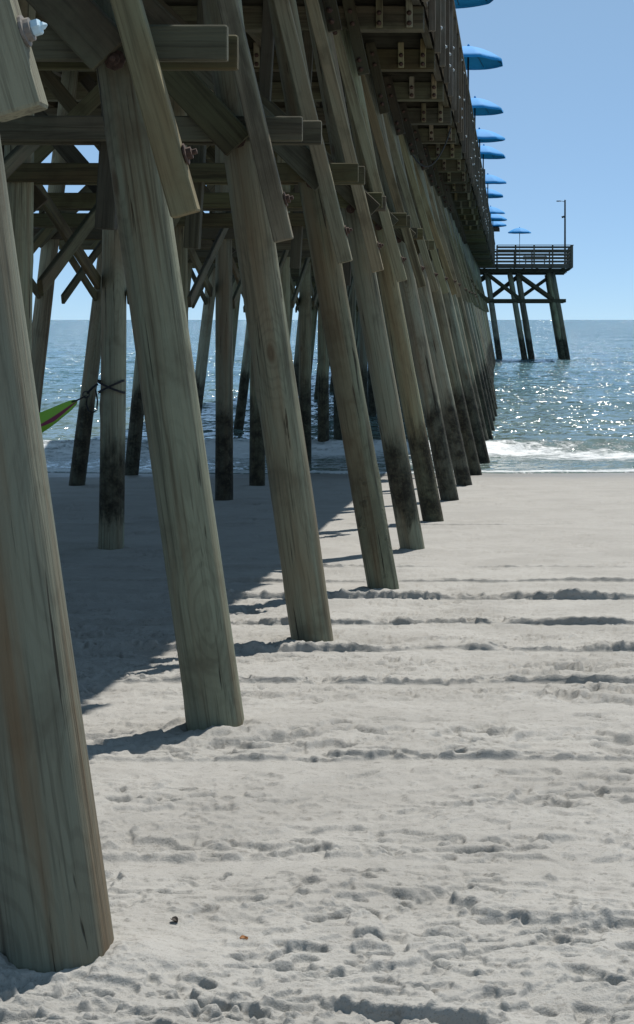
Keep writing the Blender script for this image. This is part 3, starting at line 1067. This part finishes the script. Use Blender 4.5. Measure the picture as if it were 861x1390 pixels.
for yk in (YH, YH + 3.3, YH + 6.6):
    for xb, xt in ((1.22, 0.12), (1.76, 0.72), (4.06, 2.95), (4.32, 3.22), (-0.62, -1.55), (-4.2, -4.2), (-8.6, -8.2), (-11.8, -11.0)):
        hp((xb, yk, 0.0), (xt, yk, 6.42), int(abs(xb) * 7 + yk))
    reg(beam('cap_beam', (XL + 0.3, yk, 6.57), (XR - 0.25, yk, 6.57), 0.30, 0.30, M['old'], head))
    reg(beam('tie_beam', (-11.6, yk - 0.17, 4.38), (4.2, yk - 0.17, 4.38), 0.08, 0.26, M['old'], head))
    reg(beam('tie_beam', (-11.6, yk + 0.17, 4.38), (3.6, yk + 0.17, 4.38), 0.08, 0.26, M['old'], head))
    for xa, xb in ((-1.5, 0.9), (0.7, 3.3), (-4.2, -1.5)):
        reg(beam('cross_brace', (xa, yk - 0.26, 6.35), (xb, yk - 0.26, 4.5), 0.08, 0.22, M['old'], head))
        reg(beam('cross_brace', (xb, yk + 0.26, 6.35), (xa, yk + 0.26, 4.5), 0.08, 0.22, M['old'], head))
for k in range(18):
    xx = XL + 0.4 + k * (XR - XL - 0.8) / 17
    reg(beam('joist', (xx, Y0H, 6.86), (xx, Y1H, 6.86), 0.08, 0.27, M['old'], head))
for k in range(45):
    yk = Y0H + 0.09 + k * 0.187
    reg(beam('deck_plank', (XL, yk, 7.02), (XR, yk, 7.02), 0.18, 0.04, M['old'], head))
reg(beam('fascia_board', (XL, Y0H - 0.03, 6.86), (XR, Y0H - 0.03, 6.86), 0.05, 0.30, M['rail'], head))
reg(beam('fascia_board', (XR + 0.03, Y0H - 0.05, 6.86), (XR + 0.03, Y1H, 6.86), 0.05, 0.30, M['rail'], head))


def head_rail(p0, p1):
    p0, p1 = Vector(p0), Vector(p1)
    L = (p1 - p0).length
    n = max(1, round(L / 1.35))
    for k in range(n + 1):
        q = p0.lerp(p1, k / n)
        reg(beam('rail_post', (q.x, q.y, 6.75), (q.x, q.y, 8.36), 0.11, 0.11, M['rail'], head))
    off = Vector((0, 0.075, 0)) if abs(p1.x - p0.x) > 0.1 else Vector((-0.075, 0, 0))
    for z, h in ((7.20, 0.15), (7.46, 0.14), (7.72, 0.14), (7.98, 0.14)):
        a = p0 + off; b_ = p1 + off; a.z = b_.z = z
        reg(beam('rail_board', a, b_, 0.035, h, M['rail'], head))
    a = p0.copy(); b_ = p1.copy(); a.z = b_.z = 8.23
    reg(beam('rail_board', a + off, b_ + off, 0.035, 0.15, M['rail'], head))
    a.z = b_.z = 8.385
    reg(beam('hand_rail', a, b_, 0.2, 0.045, M['rail'], head))


head_rail((-0.8, Y0H - 0.11, 7), (XR + 0.02, Y0H - 0.11, 7))
head_rail((XR + 0.11, Y0H - 0.11, 7), (XR + 0.11, Y1H, 7))
head_rail((XL, Y1H + 0.06, 7), (XR, Y1H + 0.06, 7))
head_rail((XL, Y0H - 0.11, 7), (-9.0, Y0H - 0.11, 7))

# bench against the far rail
bench = link('bench', None, label='plain timber bench on the platform behind the near railing', cat='bench')
bench.location = (2.0, YH + 3.0, 7.04)
for dx in (-0.7, 0.7):
    beam('leg', (dx, -0.15, 0.0), (dx, -0.15, 0.42), 0.08, 0.3, M['rail'], bench, up=(0, 1, 0))
for k in range(3):
    beam('seat_slat', (-0.9, -0.25 + 0.15 * k, 0.445), (0.9, -0.25 + 0.15 * k, 0.445), 0.13, 0.04, M['rail'], bench)
for o in bench.children:
    o.matrix_local = o.matrix_local.copy()
for k in range(2):
    beam('back_slat', (-0.9, 0.14, 0.62 + 0.17 * k), (0.9, 0.14, 0.62 + 0.17 * k), 0.035, 0.13, M['rail'], bench)
for dx in (-0.75, 0.75):
    beam('back_post', (dx, 0.18, 0.47), (dx, 0.18, 0.86), 0.06, 0.04, M['rail'], bench, up=(0, 1, 0))

parasol(((705.5 - VPX) * (YH + 2) / FPX, YH + 2.0, 9.45), 7.042, 'blue parasol on a thin pole standing alone on the end platform', 'blue parasols', (0, 0), 'galv', 0.93)

# lamp post
lx, ly = (767 - VPX) * (YH + 0.6) / FPX, YH + 0.35
lp = link('lamp_post', None, label='tall dark lamp post with one side arm at the platform corner', cat='lamp post')
lp.location = (lx, ly, 7.042)
link('post', lathe('post', [(0.10, 0), (0.10, 0.05), (0.075, 0.08), (0.06, 4.68), (0.03, 4.70)], 12, M['dark_metal']), None, lp)
arm = link('arm', tube_mesh('arm', [(-0.05, 0, 4.55), (-0.2, 0, 4.60), (-0.36, 0, 4.60)], 0.022, 6, M['dark_metal']), None, lp)
hd = beam('lamp_head', (-0.32, 0, 4.60), (-0.62, 0, 4.60), 0.2, 0.07, M['dark_metal'], lp)
fl = beam('floodlight', (-0.06, 0, 3.47), (-0.24, 0, 3.42), 0.16, 0.14, M['dark_metal'], lp)

# smaller lamp post standing on the pier's railing line
yq = 79.0
lq = link('lamp_post', None, label='short dark lamp post with a side arm between the parasols', cat='lamp post')
lq.location = ((658 - VPX) * yq / FPX - 0.02, yq, Z_DECK + 0.044)
hq = CAM_Z + (434 - 229) * yq / FPX - lq.location.z
link('post', lathe('post', [(0.07, 0), (0.06, 0.06), (0.05, hq - 0.03), (0.02, hq)], 10, M['dark_metal']), None, lq)
beam('lamp_head', (-0.04, 0, hq - 0.2), (-0.3, 0, hq - 0.18), 0.12, 0.07, M['dark_metal'], lq)

# kiosk at the root of the platform
kk = link('kiosk', None, label='small white kiosk with brown shingle roof where pier meets platform', cat='kiosk')
kk.location = (-2.6, YH - 4.2, Z_DECK + 0.044)
wv = []
walls = [((-1.4, -1.2), (1.55, -1.2)), ((1.55, -1.2), (1.55, 1.2)), ((1.55, 1.2), (-1.4, 1.2)), ((-1.4, 1.2), (-1.4, -1.2))]
for (a, c) in walls:
    ex = (Vector((*c, 0)) - Vector((*a, 0))).normalized() * 0.05
    beam('wall', (a[0] + ex.x, a[1] + ex.y, 1.0), (c[0] - ex.x, c[1] - ex.y, 1.0), 0.08, 2.0, M['white_wall'], kk)
hatch = beam('serving_hatch', (1.60, -0.6, 1.3), (1.60, 0.6, 1.3), 0.04, 0.7, M['rail'], kk)
rme = bpy.data.meshes.new('hip_roof')
rv = [(-1.9, -1.7, 1.95), (2.0, -1.7, 1.95), (2.0, 1.7, 1.95), (-1.9, 1.7, 1.95), (-1.9, -1.7, 2.08), (2.0, -1.7, 2.08), (2.0, 1.7, 2.08), (-1.9, 1.7, 2.08), (-0.5, 0, 2.85), (0.6, 0, 2.85)]
rme.from_pydata(rv, [], [(3, 2, 1, 0), (0, 1, 5, 4), (1, 2, 6, 5), (2, 3, 7, 6), (3, 0, 4, 7), (4, 5, 9, 8), (5, 6, 9), (6, 7, 8, 9), (7, 4, 8)])
link('roof', rme, M['shingle'], kk)

# ------------------------------------------------------------------ hammock and its strap
B5 = BENTS[4]
pz = 2.28
pcx = B5['cb'] + (B5['ct'] - B5['cb']) * (pz - B5['zb']) / (Z_CAP - B5['zb'])
strap = link('hammock_strap', None, label='black webbing strap crossed around a pale upright pile', cat='strap')
strap.location = (pcx, B5['y'], pz)


def band_mesh(tilt, r, hgt):
    vs, fs = [], []
    n = 40
    for k in range(n):
        a = 2 * math.pi * k / n
        z = tilt * math.cos(a)
        for rr_, dz in ((r, -hgt / 2), (r + 0.006, -hgt / 2), (r + 0.006, hgt / 2), (r, hgt / 2)):
            vs.append((rr_ * math.cos(a), rr_ * math.sin(a), z + dz))
    for k in range(n):
        a, b_ = k * 4, ((k + 1) % n) * 4
        for q in range(4):
            fs.append((a + q, b_ + q, b_ + (q + 1) % 4, a + (q + 1) % 4))
    me = bpy.data.meshes.new('band'); me.from_pydata(vs, [], fs); me.materials.append(M['black_web'])
    return me


PR = 0.136
link('webbing', band_mesh(0.065, PR, 0.024), None, strap)
link('webbing', band_mesh(-0.065, PR + 0.008, 0.024), None, strap)
link('lead', tube_mesh('lead', [(-0.13, -0.08, 0.03), (-0.19, -0.06, -0.01), (-0.25, -0.03, -0.07)], 0.013, 8, M['black_web']), None, strap)
ring = [(-0.265 + 0.035 * math.cos(a), -0.03, -0.085 + 0.035 * math.sin(a)) for a in np.linspace(0, 2 * math.pi, 17)]
link('ring', tube_mesh('ring', ring, 0.008, 6, M['dark_metal']), None, strap)
loop = [(-0.25 + 0.0, -0.03, -0.10), (-0.262, -0.03, -0.19), (-0.24, -0.03, -0.255), (-0.19, -0.04, -0.28), (-0.145, -0.05, -0.25), (-0.135, -0.06, -0.15), (-0.15, -0.08, -0.03)]
link('tail_loop', tube_mesh('loop', loop, 0.009, 6, M['black_web']), None, strap)

ham_a = Vector((pcx - 0.36, B5['y'] - 0.03, 2.135))
ham_b = Vector((B5['lb'] + 0.50, B5['y'], 2.3))


def hammock_mesh():
    nu, nv = 44, 15
    me = bpy.data.meshes.new('hammock_cloth')
    vs, fs, uv = [], [], []
    for a in range(nu + 1):
        s = a / nu
        c = ham_a.lerp(ham_b, s)
        sag = 0.62 * 4 * s * (1 - s)
        w = 0.028 + 0.34 * math.sin(math.pi * s) ** 0.75
        for q in range(nv + 1):
            t = q / nv * 2 - 1
            z = c.z - sag * (0.75 + 0.25 * (1 - t * t)) + 0.10 * math.sin(math.pi * s) * t * t
            z += 0.008 * math.sin(9 * t + 5 * s) * (0.3 + s * (1 - s))
            # near the tie points the cloth gathers into an upright fold
            g = math.exp(-s * 4.5) + math.exp(-(1 - s) * 4.5)
            vs.append((c.x, c.y + w * t * (1 - 0.6 * g), z + w * t * 0.75 * g - 0.02 * g))
            uv.append((s, q / nv))
    for a in range(nu):
        for q in range(nv):
            i0 = a * (nv + 1) + q
            fs.append((i0, i0 + 1, i0 + nv + 2, i0 + nv + 1))
    me.from_pydata(vs, [], fs)
    ul = me.uv_layers.new(name='UVMap')
    for lp_ in me.loops:
        ul.data[lp_.index].uv = uv[lp_.vertex_index]
    for p in me.polygons:
        p.use_smooth = True
    me.materials.append(M['hammock'])
    me.update()
    return me


hm = link('hammock', None, label='green hammock with a maroon stripe slung between two piles', cat='hammock')
cl = link('cloth', hammock_mesh(), None, hm)
link('cord', tube_mesh('cord', [ham_a + Vector((0.09, 0, 0.045)), ham_a + Vector((0.0, 0, 0.0)), ham_a + Vector((-0.06, 0, -0.02))], 0.010, 6, M['black_web']), None, hm)
link('cord', tube_mesh('cord', [ham_b + Vector((0.05, 0, 0.0)), ham_b, ham_b + Vector((-0.22, 0, 0.16))], 0.010, 6, M['black_web']), None, hm)

# ------------------------------------------------------------------ litter on the sand
def leaf(px, py, size, mat, label, cat, name, rot):
    y = y_on_sand(py)
    x = (px - VPX) * y / FPX
    vs, fs = [], []
    n = 9
    for a in range(n):
        s = a / (n - 1)
        w = size * 0.32 * math.sin(math.pi * min(1, s * 0.95 + 0.05)) ** 0.8 + 0.001
        for t in (-1, -0.4, 0.4, 1):
            vs.append(((s - 0.5) * size, w * t, 0.35 * size * abs(t) ** 1.5 * (0.4 + 0.5 * s) + 0.10 * size * math.sin(5 * s)))
    for a in range(n - 1):
        for q in range(3):
            i0 = a * 4 + q
            fs.append((i0, i0 + 4, i0 + 5, i0 + 1))
    me = bpy.data.meshes.new(name + '_mesh'); me.from_pydata(vs, [], fs); me.materials.append(mat)
    o = link(name, me, None, None, label=label, cat=cat)
    dg = bpy.data.objects['sand_beach']
    hit, loc, nrm, idx = dg.ray_cast(Vector((x, y, 5)), Vector((0, 0, -1)))
    o.location = (x, y, (loc.z if hit else zs(y)) + 0.004)
    o.rotation_euler = (0.15, 0.1, rot)
    md = o.modifiers.new('thickness', 'SOLIDIFY'); md.thickness = 0.0015
    return o


leaf(331, 1270, 0.022, M['leaf'], 'small orange-brown dead leaf lying on trampled sand', 'leaf', 'dead_leaf', 0.4)
leaf(237, 1254, 0.026, M['weed'], 'small dark curled scrap of weed on sand beside the pile', 'seaweed', 'seaweed_scrap', -0.7)
